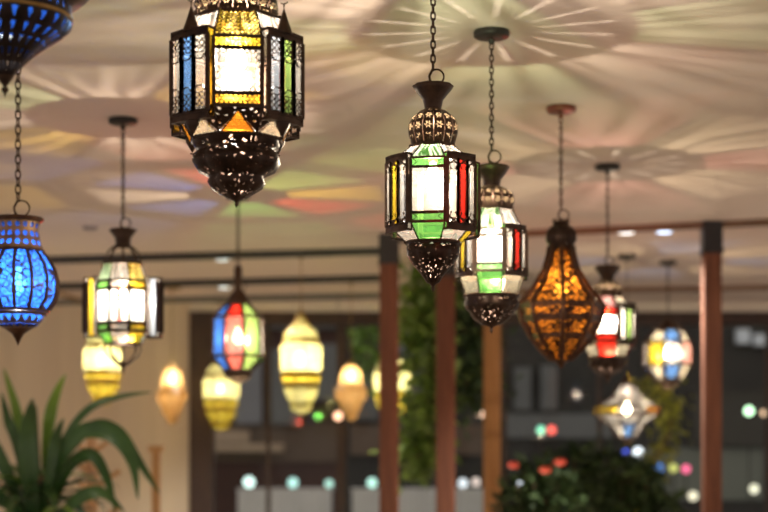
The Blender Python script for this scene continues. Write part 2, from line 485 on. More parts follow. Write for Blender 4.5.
            for j in range(3):
                q = [L.P(ck, A, lv[j], -h), L.P(ck, A, lv[j], h), L.P(ck, A, lv[j+1], h), L.P(ck, A, lv[j+1], -h)]
                q2 = [L.P(ck, A-.001, lv[j], -h*.96), L.P(ck, A-.001, lv[j], h*.96), L.P(ck, A-.001, lv[j+1], h*.96), L.P(ck, A-.001, lv[j+1], -h*.96)]
                po = L.pane(q2, keys[j]); L.edges(q, mw*.75)
                if j == 1 and latt == 'ring': L.lattice(q2, 'border', w, po)
                if j != 1 and latt == 'ring': L.lattice(q2, 'allring', w, po)
                if j != 1 and latt == 'x':
                    L.fil = MB()
                    for sg in (-1, 1):
                        e = L.P(ck, A+w, (lv[j]+lv[j+1])/2, sg*h*.62); o1 = L.P(ck, A+w, lv[j], sg*h*.95); o2 = L.P(ck, A+w, lv[j+1], sg*h*.95)
                        f_ = MB(); f_.tube([o1, e, o2], w*.35, 4); f_.build('filigree', MET, po)
            if C.get('mid'):
                q = [L.P(ck, A+.002, lv[1], -h*.2), L.P(ck, A+.002, lv[1], h*.2), L.P(ck, A+.002, lv[2], h*.2), L.P(ck, A+.002, lv[2], -h*.2)]
                L.pane(q, C['mid'])
    # bowl
    if cage:
        m = MB()
        for k in range(8): m.tube([L.P(k*45+10, R(r), Z(y)) for y, r in bowl], w*.6, 5)
        m.torus((0, 0, Z(bowl[0][0])), R(bowl[0][1]), w, 'z', 28, 6)
        L.part(m, 'bottom_cage', MET)
    else:
        m = MB().lathe([(Z(y), R(r)) for y, r in bowl], 64, lobes=bowllobes, amp=.07, cell=domecell)
        L.part(m, 'bottom_bowl', bowl_mat or PRS)
        m = MB(); zz = Z(bowl[0][0]); rr = R(bowl[0][1])
        m.torus((0, 0, zz), rr, w*1.1, 'z', 32, 6)
        for k in range(8): m.ball(tuple(L.P(rot+22.5+45*k, rr+.004, zz)), w*1.2, 8)
        L.part(m, 'bowl_rim', MET)
    z = Z(bowl[-1][0]); u = 1/s
    m = MB().lathe([(z+3*u, R(bowl[-1][1])*1.02), (z, R(bowl[-1][1])*.9), (z-2*u, 2.2*u), (z-4*u, 1.2*u), (z-5*u, 2*u), (z-7*u, 1.2*u), (z-9*u, .0001)], 12)
    L.part(m, 'finial', MET)
    L.finish()
    return L

W3 = ('white', 'white', 'white')
def bayc(c, l='white', r='white'): return (l, c, r)

# ---- big lantern, top left of centre
def c1(k):
    d = dict(top='white', bot='cream', strip=('amber', 'yellow'), main='clear', bay=bayc('red'), ret='white', tri=True)
    k %= 8
    if k in (0, 2, 4, 6): d.update(top='yellow', bot='orange', topl='allring')
    if k == 1: d.update(bay=('paleblue', 'lime', 'white'), ret='white')
    if k == 7: d.update(bay=('white', 'sky', 'white'), ret='yellow')
    if k == 5: d.update(bay=('yellow', 'white', 'white'), ret='yellow')
    if k == 3: d.update(bay=bayc('red'))
    return d
L = turret('hanging_lantern', 236.5, 420, 6.5, 205, 'largest lantern, dark metal with blue, green and yellow panes and little spires, at the top',
    57, [(-78, 12), (-70, 22), (-66, 20), (-58, 8), (-52, 7)],
    [(-52, 9), (-44, 18), (-34, 27), (-24, 31), (-14, 33), (-9, 33), (-8, 40), (8, 42), (10, 39), (13, 39), (15, 43), (21, 43)],
    (36, 105), (26, 116), 10, 45, [(141, 44), (149, 42), (151, 37), (156, 43), (163, 44), (171, 39), (176, 29), (178, 27), (183, 29), (188, 26), (194, 17), (199, 8)],
    c1, hs=11, hsb=12, w=.0048, latt='ring', spikes=True, mw=.011, domecell=.034, bowl_mat=PRS, dome_mat=PR)
L.hang(-78, link=.03, wire=.003); L.bulb(60, 40)

# ---- sharp lantern in the middle
def c2(k):
    k %= 8
    d = dict(top='white', bot='white', strip=('green', 'green'), main='clear', bay=bayc('blue'), ret='green')
    if k % 2 == 0: d.update(top='green', bot='green')
    if k == 2: d.update(bot='yellow')
    if k == 1: d['bay'] = bayc('red')
    if k == 7: d['bay'] = bayc('yellow'); d['ret'] = 'white'
    if k == 3: d['bay'] = bayc('white')
    return d
CROWN2 = [(85, 19), (86, 20.5), (90, 18), (100, 10), (109, 8)]
DOME2 = [(109, 8), (112, 14), (118, 21), (126, 25), (134, 25), (141, 23), (147, 21)]
L = turret('hanging_lantern', 433, 350, -9, 290, 'sharp brass lantern in the middle with green strips, yellow left bay and red right bay',
    41, CROWN2, DOME2, (157, 221), (152, 228), 5, 26, [(243, 27), (246, 25), (248, 27), (256, 26), (264, 21), (274, 12), (283, 6)], c2, hs=9, w=.0046, domecell=.032)
L.hang(84); L.bulb(180, 36)

# ---- same pattern just behind it
def c3(k):
    d = c2(k); k %= 8; d['main'] = 'bright'
    if k == 2: d['bot'] = 'cream'
    if k % 2: d['bot'] = 'cream'
    if k % 2 == 0: d['strip'] = ('green', 'clear')
    return d
L = turret('hanging_lantern', 491.5, 299.3, -7, 330, 'brass lantern partly hidden behind the sharp middle one, green panes and red right bay',
    32, [(166, 17), (167, 18), (172, 15), (180, 9), (186, 8)], [(186, 8), (189, 14), (194, 21), (200, 23), (206, 22), (210, 21)],
    (228, 270), (224, 274), 4, 25, [(296, 27), (300, 26), (304, 28), (309, 26), (312, 22), (314, 21), (319, 18), (325, 9)], c3, hs=7, w=.0046, domecell=.032)
L.hang(163); L.bulb(243, 32)

# ---- small red and green one at right
def c5(k):
    k %= 8
    d = dict(top='cream', bot='cream', strip=('red', 'red'), main='bright', bay=bayc('lime'), ret='white')
    if k % 2 == 0: d.update(top='red', bot='red')
    if k == 7: d['bay'] = bayc('yellow')
    return d
L = turret('hanging_lantern', 607.5, 210, -10, 380, 'small brass lantern with red panes and green right bay, behind the pear-shaped one',
    25, [(266, 12), (268, 13), (276, 7), (281, 6)], [(281, 6), (284, 11), (289, 15), (294, 15), (297, 14)],
    (308, 340), (303, 344), 4, 17, [(358, 19), (361, 18), (366, 19), (371, 13), (376, 5)], c5, hs=6, w=.007, mw=.015, domecell=.034, bfrost=.2)
L.hang(265); L.bulb(322, 28)

# ---- cage-domed one at left
def c9(k):
    k %= 8
    d = dict(top='white', bot='white', strip=('green', 'green'), main='bright', bay=bayc('yellow'), ret='yellow')
    if k in (7, 3): d.update(top='green', bot='green')
    if k in (1, 5): d.update(top='yellow', bot='yellow', strip=('yellow', 'yellow'))
    if k in (0, 4): d.update(mid='red', strip=('white', 'white'), main='bright')
    if k == 2: d.update(bay=bayc('paleblue'), ret='paleblue')
    return d
L = turret('hanging_lantern', 123, 240.7, 0, 368, 'brass lantern with open caged dome, green and yellow corner panes, above yellow tiered lantern',
    24, [(229, 12), (230, 14), (238, 8), (246, 7)], [(246, 7), (248, 11), (252, 15), (258, 18), (264, 18)],
    (280, 330), (274, 334), 13, 17, [(344, 17), (350, 18), (356, 15), (362, 8), (365, 4)], c9, hs=8, w=.0055, cage=True, bays=(2, 6), ret3=True, hbk=.35, mw=.016)
L.hang(228); L.bulb(300, 34, sr=.02)

# ---- faceted ball lanterns
def ball_lantern(px, s, ybot, label, rings, rot, colour, ytop, crown, skirt, power, ybulb, w=.005, straight=False, n=8, frost=None):
    L = Lan('ball_lantern', px, s, ybot, label)
    L.faceted([(L.Z(y), L.R(r)) for y, r in rings], n, rot, colour, w, frost=frost)
    L.part(MB().lathe([(L.Z(y), L.R(r)) for y, r in crown], 16), 'crown', MET)
    L.part(MB().lathe([(L.Z(y), L.R(r)) for y, r in skirt], 32, lobes=8, amp=.1, cell=.03), 'bottom_bowl', PR)
    L.bulb(ybulb, power); L.finish()
    L.hang(ytop, ring=not straight, straight=straight, link=.035, wire=.003)
    return L
def col11(i, k):
    k %= 8
    t = [{0: 'red', 7: 'blue', 1: 'lime', 2: 'yellow', 6: 'white'}, {0: 'rose', 7: 'blue', 1: 'lime', 2: 'white', 6: 'yellow'}, {0: 'rose', 7: 'blue', 1: 'lime', 2: 'green', 6: 'blue'}][min(i, 2)]
    return t.get(k, ('red', 'green', 'blue')[k % 3])
L = ball_lantern(238, 190, 384, 'faceted ball lantern with bright red, blue and lime panes below the big lantern',
    [(304, 10), (318, 23), (357, 24), (371, 12)], -4, col11, 291, [(266, 2), (267, 4), (284, 4), (289, 3), (293, 7), (298, 10), (304, 12)],
    [(371, 13), (374, 14), (378, 12), (383, 3)], 30, 338, w=.016, frost=.06)
def col6(i, k):
    k %= 8
    if i in (0, 2): return 'sky' if k % 2 == 0 else 'cream'
    return {0: 'bright', 1: 'pink', 2: 'cream', 7: 'yellow', 6: 'white'}.get(k, 'white')
L = ball_lantern(668, 146, 390, 'round glass lantern with light blue top and bottom panes beside the right column',
    [(330, 13), (343, 22), (366, 22), (380, 12)], 2, col6, 322, [(318, 2), (320, 4), (324, 8), (330, 15)],
    [(380, 13), (383, 12), (388, 5), (391, .5)], 16, 354, w=.02, frost=.13)
def col7(i, k):
    k %= 8
    if k == 0: return 'bright' if i < 4 else 'sky'
    if i == 2: return {7: 'yellow', 6: 'yellow', 1: 'orange', 2: 'pink'}.get(k, 'white')
    return 'white' if k % 2 else 'cream'
L = ball_lantern(627, 150, 446, 'wide diamond-shaped glass lantern hanging low with yellow and orange points',
    [(383, 6), (398, 15), (407, 31), (414, 31), (424, 17), (438, 8)], 0, col7, 378, [(374, 1.5), (378, 3), (383, 6)],
    [(438, 6), (441, 5), (444, 3), (446, .5)], 9, 410, w=.013, straight=True, frost=.09)

# ---- pierced pear lantern with amber glow
L = Lan('pear_lantern', 561, 248.7, 368, 'pear-shaped pierced bronze lantern glowing amber, on a chain from the reddish ceiling rose')
Z, R = L.Z, L.R
prof = [(246, 11), (254, 12), (270, 16), (288, 26.5), (302, 37.5), (306, 40)]
low = [(306, 40), (318, 37), (322, 36), (336, 29), (350, 19), (360, 9)]
ca = 1/math.cos(PI/8); rot4 = 22.5-3
def pear(prof, nm, mat, cell, inset=0, rows=None):
    for i in range(len(prof)-1):
        pass
amber_m = glass('amber_liner', (1.0, .42, .05), .55, 30)
def shell(prof, mat, name, k, sc, cell):
    a0, a1 = rot4+45*(k-.5), rot4+45*(k+.5)
    m = MB(); v = 0; rows = []
    for i, (y, r) in enumerate(prof):
        rr = R(r)*ca*sc; h = 2*rr*math.sin(PI/8)/2
        if i: v += abs(L.Z(prof[i-1][0])-L.Z(y))+.3*abs(R(prof[i-1][1])-R(r))
        rows.append((L.P(a0, rr, Z(y)), L.P(a1, rr, Z(y)), h, v))
    for i in range(len(rows)-1):
        A_, B_, h0, v0 = rows[i]; C_, D_, h1, v1 = rows[i+1]
        m.face([C_, D_, B_, A_], [(-h1/cell+k*3, -v1/cell), (h1/cell+k*3, -v1/cell), (h0/cell+k*3, -v0/cell), (-h0/cell+k*3, -v0/cell)])
    return L.part(m, name, mat)
for k in range(8):
    shell(prof, PF, 'pierced_panel', k, 1, .038)
    shell([(308, 39.5), (317, 37.4)], PF, 'pierced_panel', k, 1, .032)
    shell([(323, 35.6), (335, 29.6)], PF, 'pierced_panel', k, 1, .032)
    shell([(339, 27.5), (358, 11)], PF, 'pierced_panel', k, 1, .036)
for a_, b_ in ((306, 40), (309, 39.4), (317, 37.2), (322, 36), (336, 29), (339, 27.4)):
    pts = [L.P(rot4+45*(k+.5), R(b_)*ca, Z(a_)) for k in range(8)]
    for k in range(8): L.fr.bar(pts[k], pts[(k+1) % 8], .006)
for (ya, ra, yb, rb_) in ((317, 37.4, 323, 35.6), (335, 29.6, 339, 27.5), (304, 39.5, 308, 39.5)):
    for k in range(8):
        L.fr.face([L.P(rot4+45*(k-.5), R(rb_)*ca, Z(yb)), L.P(rot4+45*(k+.5), R(rb_)*ca, Z(yb)), L.P(rot4+45*(k+.5), R(ra)*ca, Z(ya)), L.P(rot4+45*(k-.5), R(ra)*ca, Z(ya))])
for k in range(8):
    L.fr.tube([L.P(rot4+45*(k+.5), R(r)*ca, Z(y)) for y, r in prof+low[1:]], .010, 5)
liner = MB().lathe([(Z(y), R(r)*.9) for y, r in prof+low[1:]], 8, rot=math.radians(rot4+22.5), smooth=False)
L.part(liner, 'glass_liner', amber_m, 'amber glass liner')
L.part(MB().lathe([(Z(y), R(r)) for y, r in [(221, 3), (222, 8), (226, 8), (227, 11), (232, 15), (240, 15.5), (243, 14), (246, 12), (247, 14), (250, 14)]], 32, lobes=8, amp=.08, cell=.02), 'dome', PRS)
m = MB()
for k in range(8):
    p0 = L.P(k*45, R(8), Z(222)); m.tube([p0, p0+Vector((0, 0, .012))], .003, 5)
L.part(m, 'crown', METB)
L.part(MB().lathe([(Z(359), R(10)), (Z(362), R(7)), (Z(365), R(3)), (Z(367), R(2.5)), (Z(369), .0001)], 12), 'finial', METB)
L.finish(METB); L.bulb(290, 4, (1, .62, .3)); L.hang(220, METB, rosemat=plain('rose_red', (.16, .04, .025), (.25, .06, .03), 10, .35, .3), rosecol='reddish ceiling rose')

# ---- blue globe lantern, left edge
L = Lan('globe_lantern', 18, 300, 345, 'blue glass globe lantern with bronze ribs hanging at the left edge')
Z, R = L.Z, L.R
gp = [(252, 24), (258, 30), (268, 36), (280, 39), (292, 39), (302, 36), (310, 30)]
BG = glass('blue_globe', (.035, .20, .95), .6, 45)
L.part(MB().lathe([(Z(y), R(r)*.97) for y, r in gp], 48), 'glass_globe', BG)
L.part(MB().lathe([(Z(y), R(r)) for y, r in gp], 48, cell=.045), 'lattice', pierced('lattice_blue', (.10, .08, .12), 'lace', 1.5))
nk = [(222, 22), (230, 20), (236, 21), (244, 23), (250, 25)]
L.part(MB().lathe([(Z(y), R(r)*.93) for y, r in nk], 32), 'neck_glass', BG)
L.part(MB().lathe([(Z(y), R(r)) for y, r in nk], 48, cell=.03), 'neck', PDT)
L.part(MB().lathe([(Z(216), R(6)), (Z(218), R(18)), (Z(218), R(25)), (Z(220), R(25.5)), (Z(224), R(20)), (Z(226), R(19))], 32), 'top_plate', METB)
m = MB()
for k in range(14):
    m.tube([L.P(k*360/14+6, R(r+.5), Z(y)) for y, r in gp], .006, 5)
for y, r in ((251, 25), (311, 30), (314, 27)): m.torus((0, 0, Z(y)), R(r), .005, 'z', 36, 6)
L.part(m, 'ribs', METB)
bp_ = [(314, 26), (320, 24), (326, 19), (329, 13)]
L.part(MB().lathe([(Z(y), R(r)*.95) for y, r in bp_], 32), 'bottom_glass', BG)
L.part(MB().lathe([(Z(y), R(r)) for y, r in bp_], 48, cell=.035, count=18), 'bottom_bowl', pierced('drop_open', (.14, .10, .10), 'drop', 1.5))
L.part(MB().lathe([(Z(325), R(19.5)), (Z(329), R(13)), (Z(334), R(6)), (Z(340), R(2.6)), (Z(346), .0003)], 16), 'finial', METB)
L.bulb(283, 5, (.75, .85, 1)); L.hang(216, link=.032); 

# ---- dark blue pierced lantern cut by the top left corner
L = Lan('drop_lantern', 5, 472, 97, 'dark pierced lantern with blue glowing holes cut off by the top left corner')
Z, R = L.Z, L.R
dp = [(-150, 20), (-120, 45), (-85, 72), (-55, 84), (-30, 86), (-8, 84)]
L.part(MB().lathe([(Z(y), R(r)) for y, r in dp], 64, lobes=16, amp=.03, cell=.03), 'dome', PD)
L.part(MB().lathe([(Z(-8), R(84)), (Z(-2), R(78)), (Z(6), R(66)), (Z(6), R(64))], 64), 'rim', MET)
L.part(MB().lathe([(Z(3), R(65)), (Z(17), R(66))], 64, cell=.024), 'pierced_band', PD)
L.part(MB().lathe([(Z(16), R(66)), (Z(17), R(68)), (Z(20), R(67)), (Z(20), R(65))], 64), 'brass_band', BRASS)
bt = [(19, 66), (26, 64), (34, 56), (44, 42), (56, 27), (68, 15), (78, 7)]
L.part(MB().lathe([(Z(y), R(r)) for y, r in bt], 64, lobes=8, amp=.05, cell=.034), 'bottom_bowl', PD)
bg2 = glass('blue_dim', (.03, .14, .65), .6, 40)
L.part(MB().lathe([(Z(y), R(r)*.9) for y, r in [(-80, 60)]+[(3, 65)]+bt[:4]], 48), 'glass_liner', bg2, 'blue glass liner')
L.part(MB().lathe([(Z(76), R(9)), (Z(84), R(3.5)), (Z(87), R(1.6)), (Z(88), R(3.4)), (Z(91), R(3.6)), (Z(93), R(1.5)), (Z(98), .0003)], 14), 'finial', MET)
L.part(MB().lathe([(Z(-190), R(22)), (Z(-180), R(10)), (Z(-160), R(9)), (Z(-150), R(22))], 20), 'crown', MET)
L.bulb(-25, 1.6, (.7, .85, 1)); L.hang(-190, link=.03)

# ---- yellow tiered lanterns and amber drops farther back
GLY = glass('yellow_silk', (.98, .93, .42), .55, 25)
GLY2 = glass('yellow_deep', (.97, .76, .08), .5, 25)
GLA = glass('amber_drop', (1.0, .70, .32), .55, 20)
def tiered(px, s, ytop, ybot, wd, label, power, rose=True, tone=1):
    H = ybot-ytop
    L = Lan('tiered_lantern', px, s, ybot, label, 'tiered yellow lanterns')
    Z, R = L.Z, L.R
    def seg(pr, mat, nm, lobes=0, amp=0):
        m = MB().lathe([(Z(ytop+t*H), R(wd*r)) for t, r in pr], 40, lobes=lobes, amp=amp)
        return L.part(m, nm, mat)
    seg([(0, .06), (.06, .12), (.13, .42), (.20, .74), (.25, .86), (.28, .88), (.30, .78)], GLY, 'top_cone')
    seg([(.30, .80), (.33, 1), (.45, 1.02), (.57, 1), (.60, .82)], GLY, 'shade')
    seg([(.60, .84), (.63, .95), (.67, .94), (.70, .76)], GLY2, 'scalloped_band', 12, .08)
    seg([(.70, .76), (.73, .84), (.78, .82), (.86, .66), (.89, .48), (.91, .56), (.95, .50), (.985, .3), (1, .05)], GLY2 if tone else GLY, 'bottom_bowl', 12, .05)
    m = MB()
    for t, r in ((.30, .80), (.60, .84), (.70, .78)): m.torus((0, 0, Z(ytop+t*H)), R(wd*r), .014, 'z', 32, 6)
    for k in range(8):
        m.tube([L.P(k*45+12, R(wd*r)+.001, Z(ytop+t*H)) for t, r in [(0, .06), (.14, .42), (.22, .80), (.30, .86), (.33, 1.0), (.57, 1.01)]], .005, 5)
    m.lathe([(Z(ytop-.05*H), .006), (Z(ytop), .012), (Z(ytop+.03*H), .02)], 12)
    L.part(m, 'frame', BRASS)
    L.bulb(ytop+.47*H, power*.75, (1, .95, .8), rad=.03)
    L.hang(ytop-.05*H, BRASS, ring=False, straight=True, wire=.003, rose=.07 if rose else 0, rosemat=BRASS)
tiered(103, 148, 322, 405, 19, 'tiered yellow lantern hanging directly below and behind the cage-domed lantern', 5)
tiered(301, 151, 312, 414, 20.5, 'tall pale yellow tiered lantern hanging right of the red and blue ball lantern', 6, tone=0)
tiered(221, 120, 354, 430, 17.5, 'deep yellow tiered lantern low behind the red and blue ball lantern', 4)
tiered(392, 125, 349, 421, 18.5, 'yellow tiered lantern hidden behind the wooden column left of centre', 6)
def drop(px, s, ytop, ybot, wd, label, power):
    H = ybot-ytop
    L = Lan('amber_lantern', px, s, ybot, label, 'small amber drop lanterns')
    Z, R = L.Z, L.R
    pr = [(.02, .1), (.06, .3), (.14, .55), (.30, .70), (.42, .72), (.45, .98), (.60, .96), (.68, .72), (.80, .62), (.86, .40), (.94, .36), (1, .05)]
    L.part(MB().lathe([(Z(ytop+t*H), R(wd*r)) for t, r in pr], 40, lobes=10, amp=.06), 'glass_shade', GLA)
    m = MB().lathe([(Z(ytop-2), .008), (Z(ytop+.05*H), .03)], 12)
    for k in range(10): m.tube([L.P(k*36, R(wd*r)*.97, Z(ytop+t*H)) for t, r in pr[1:-1]], .003, 4)
    L.part(m, 'frame', BRASS)
    L.bulb(ytop+.26*H, power*.7, (1, .75, .5), rad=.03)
    L.hang(ytop-2, BRASS, ring=False, straight=True, wire=.003, rose=.07, rosemat=BRASS)
drop(172, 129, 364, 425, 15, 'small amber lantern hanging before the cream wall beside the dark door frame', 2)
drop(351, 134, 362, 421, 16, 'small amber lantern hanging just left of the central wooden column', 2.5)

# ------------------------------------------------------------------ room
WALL_D = 14.4
ceilm = plain('ceiling_paint', (.72, .61, .54), (.78, .67, .60), 1.2, .85)
wallm = plain('wall_paint', (.68, .57, .43), (.76, .65, .50), 1.5, .85, stretch=(6, 1, .1))
trimcream = plain('cream_band', (.76, .70, .60), (.82, .76, .66), 3, .7)
floorm = plain('floor_stone', (.36, .30, .25), (.48, .41, .34), 3, .4, stretch=(1, 8, 1))
darkwood = plain('dark_frame', (.035, .018, .014), (.06, .03, .022), 6, .5, stretch=(8, 8, 1))
wood = plain('post_wood', (.13, .045, .024), (.23, .085, .042), 5, .75, stretch=(9, 9, .7))
wood2 = plain('post_wood_light', (.36, .16, .05), (.50, .24, .09), 5, .75, stretch=(9, 9, .7))
blackm = plain('cap_black', (.012, .012, .015), (.02, .02, .024), 6, .4)
def struct(name, mb, mat): return tag(mb.build(name, mat), kind='structure')
struct('floor', MB().box(-9, 9, -3, WALL_D+.2, -.1, 0), floorm)
struct('ceiling', MB().box(-9, 9, -3, WALL_D+.2, CEIL, CEIL+.15), ceilm)
xe = (190-384)*WALL_D/F; xf = (213-384)*WALL_D/F
struct('wall_back', MB().box(-9, xe, WALL_D, WALL_D+.2, 0, CEIL), wallm)
hz = CAMZ+(HY-312)*WALL_D/F
struct('trim_1', MB().box(xe, 9, WALL_D-.02, WALL_D+.2, hz, CEIL), trimcream)
# dark window frame with glass
m = MB().box(xe, xf, WALL_D-.06, WALL_D+.16, 0, hz-.002)
wf = struct('window_1', m, darkwood)
def winpart(name, mb, mat): o = mb.build(name, mat); o.parent = wf; return o
m = MB().box(xf, 9, WALL_D-.03, WALL_D+.12, hz-.11, hz-.003)
for px, wpx in ((268, 4), (341, 9), (505, 4), (600, 4), (770, 6)):
    x = (px-384)*WALL_D/F; ww = wpx*WALL_D/F/2
    m.box(x-ww, x+ww, WALL_D, WALL_D+.08, 0, hz-.1)
winpart('mullions', m, darkwood)
m0, nt, out = new_mat('window_glass')
tr = nt.nodes.new('ShaderNodeBsdfTransparent'); tr.inputs[0].default_value = (.9, .93, .92, 1)
gl = nt.nodes.new('ShaderNodeBsdfGlossy'); gl.inputs['Roughness'].default_value = .02
lw = nt.nodes.new('ShaderNodeFresnel'); lw.inputs[0].default_value = 1.25
mx = nt.nodes.new('ShaderNodeMixShader'); nt.links.new(lw.outputs[0], mx.inputs[0]); nt.links.new(tr.outputs[0], mx.inputs[1]); nt.links.new(gl.outputs[0], mx.inputs[2]); nt.links.new(mx.outputs[0], out.inputs[0])
mg = MB(); mg.face([(xf, WALL_D+.04, 0), (9, WALL_D+.04, 0), (9, WALL_D+.04, hz-.1), (xf, WALL_D+.04, hz-.1)])
winpart('glass', mg, m0)

# columns
def column(px, s, hw, mat, capy, label):
    d = F/s; x = (px-384)/s; hwm = hw/s
    o = empty('wooden_column', (x, d, 0), label, 'column', 'wooden columns')
    zc = CAMZ+(HY-capy)/s
    z1 = min(zc, CEIL)
    m = MB()
    b = hwm*.12
    oct_ = [(-hwm+b, -hwm), (hwm-b, -hwm), (hwm, -hwm+b), (hwm, hwm-b), (hwm-b, hwm), (-hwm+b, hwm), (-hwm, hwm-b), (-hwm, -hwm+b)]
    m.grid([[(x+a, d+c, 0) for a, c in oct_], [(x+a, d+c, z1) for a, c in oct_]], True, smooth=False)
    p = m.build('post', mat, o)
    c = MB().box(x-hwm-.004, x+hwm+.004, d-hwm-.004, d+hwm+.004, z1, CEIL-.001)
    c.box(x-hwm-.008, x+hwm+.008, d-hwm-.008, d+hwm+.008, z1-.012, z1+.012)
    c.build('cap', blackm, o)['label'] = 'black metal cap'
column(389, 163.3, 9.5, wood, 263, 'reddish wooden column with black cap just left of the sharp middle lantern')
column(445.5, 155, 9.3, wood, 275, 'reddish wooden column standing below the sharp middle lantern, vines beside it')
column(492, 140, 8.3, wood2, 285, 'orange-brown wooden column right of two redder ones, below the half-hidden lantern')
column(711.5, 172, 8.8, wood, 252, 'wooden column with black cap near the right edge')

# beams and rails under the ceiling
def crossbar(name, p0, p1, hw, th, mat, label, cat):
    d0, d1 = dceil(p0[1]), dceil(p1[1])
    a = Vector(((p0[0]-384)*d0/F, d0)); b = Vector(((p1[0]-384)*d1/F, d1))
    t = (b-a).normalized(); n = Vector((-t.y, t.x))*hw
    m = MB(); P = [a-n, b-n, b+n, a+n]
    z0, z1 = CEIL-th, CEIL
    lo = [(p.x, p.y, z0) for p in P]; hi = [(p.x, p.y, z1) for p in P]
    m.face(lo); m.face(hi[::-1])
    for i in range(4): m.face([lo[i], lo[(i+1) % 4], hi[(i+1) % 4], hi[i]])
    loc = (a.x, a.y, CEIL-th)
    return tag(m.build(name, mat, None, loc), label, cat)
beamm = plain('beam_brown', (.16, .085, .045), (.22, .12, .07), 5, .6)
railm = plain('rail_dark', (.03, .028, .028), (.05, .045, .045), 5, .5)
tag(crossbar('ceiling_beam', (395, 237), (800, 218), .03, .035, beamm, 'thin brown beam running along the ceiling to the right column cap', 'beam'))
crossbar('ceiling_beam', (400, 292), (800, 285), .05, .03, beamm, 'thin brown beam at the far ceiling edge above the dark window', 'beam')
crossbar('ceiling_rail', (-30, 259), (380, 248), .035, .045, railm, 'nearest dark ceiling rail running left of the columns', 'rail')
crossbar('ceiling_rail', (-30, 286), (380, 275), .035, .045, railm, 'middle dark ceiling rail, second of the three on the left', 'rail')
crossbar('ceiling_rail', (-30, 302), (380, 293), .04, .04, plain('rail_grey', (.12, .12, .11), (.16, .16, .15), 5, .5), 'farthest grey ceiling rail of the three above the dark window', 'rail')

# recessed ceiling lights: four in view; the side spots below are added fill
dl = [(626, 232, (1, .96, .92), 'round white recessed ceiling light just left of the right column', 1), (664, 231.5, (.6, .75, 1), 'bluish recessed ceiling light nearest to the right column', 1),
      (222, 259, (.9, 1, .95), 'recessed ceiling light behind the nearest dark rail', 1), (224, 287, (.9, 1, .95), 'recessed ceiling light behind the middle dark rail', 1)]
for px, py, c, lab, _ in dl:
    d = dceil(py); x = (px-384)*d/F
    o = empty('recessed_light', (x, d, CEIL), lab, 'ceiling light', 'recessed ceiling lights')
    MB().lathe([(CEIL-.001, .062), (CEIL-.008, .06), (CEIL-.008, .05), (CEIL-.001, .05)], 24, c=(x, d)).build('rim', trimcream, o)
    MB().lathe([(CEIL-.004, .05), (CEIL-.005, .0001)], 24, c=(x, d)).build('lens', emit('lens_%d' % px, c, 5 if px > 400 else 3), o)
def downspot(x, y, e, col=(1, .92, .82)):
    l = bpy.data.lights.new('downlight', 'SPOT'); l.energy = e; l.spot_size = math.radians(110); l.spot_blend = .6; l.color = col; l.shadow_soft_size = .05
    lo = bpy.data.objects.new('downlight', l); COL.objects.link(lo); lo.location = (x, y, CEIL-.03)
DOWN = 230  # unseen side spots, added to brighten the ceiling by floor bounce
for x in (-4.2, 4.4):
    for y in (1.5, 6.0, 10.5):
        downspot(x, y, DOWN)
for x, y in ((1.44, 10.12), (1.67, 10.1), (-1.07, 11.28), (-1.2, 12.8)):
    downspot(x, y, 170)

d = dceil(227); x = (90-384)*d/F
o = MB().lathe([(CEIL-.001, .045), (CEIL-.012, .045), (CEIL-.02, .02), (CEIL-.02, .0001)], 20).build('smoke_detector', plain('detector', (.25, .2, .17), None, 5), None, None)
o.location = (x, d, 0); tag(o, 'small round disc on the ceiling left of the cage-domed lantern', 'detector')
# brass curtain rod bracket on the left wall
a = at(54, 292, 13.0); b = at(84, 302, 14.35)
m = MB().tube([a-a, b-a], .015, 8); m.ball((0, 0, 0), .03)
tag(m.build('curtain_bracket', BRASS, None), 'thin slanting brass rod high on the cream wall beside the blue globe', 'bracket').location = a

# ------------------------------------------------------------------ plants
leafm = plain('leaf_dark', (.025, .07, .02), (.06, .14, .035), 6, .4)
leafl = plain('leaf_light', (.14, .28, .03), (.22, .38, .06), 6, .4)
leafy = plain('leaf_yellow', (.22, .26, .03), (.36, .38, .06), 6, .5)
barkm = plain('bark', (.14, .09, .05), (.22, .15, .09), 15, .8)
potm = plain('pot_clay', (.30, .12, .06), (.38, .17, .09), 5, .7)
def strap(m, base, az, up, length, droop, wd):
    P = []; p = Vector(base); el = up; n = 12
    for i in range(n+1):
        P.append(p.copy()); el -= droop/n*(.4+1.4*i/n)
        p = p+Vector((math.cos(az)*math.cos(el), math.sin(az)*math.cos(el), math.sin(el)))*(length/n)
    side = Vector((-math.sin(az), math.cos(az), 0))
    rows = []
    for i, q in enumerate(P):
        t = i/n; ww = wd*(.35+.65*math.sin(min(1, t*2.2)*PI/2))*(1-max(0, (t-.45)/.55)**1.6)+.0008
        rows.append([q-side*ww+Vector((0, 0, ww*.35)), q, q+side*ww+Vector((0, 0, ww*.35))])
    m.grid(rows, False); 
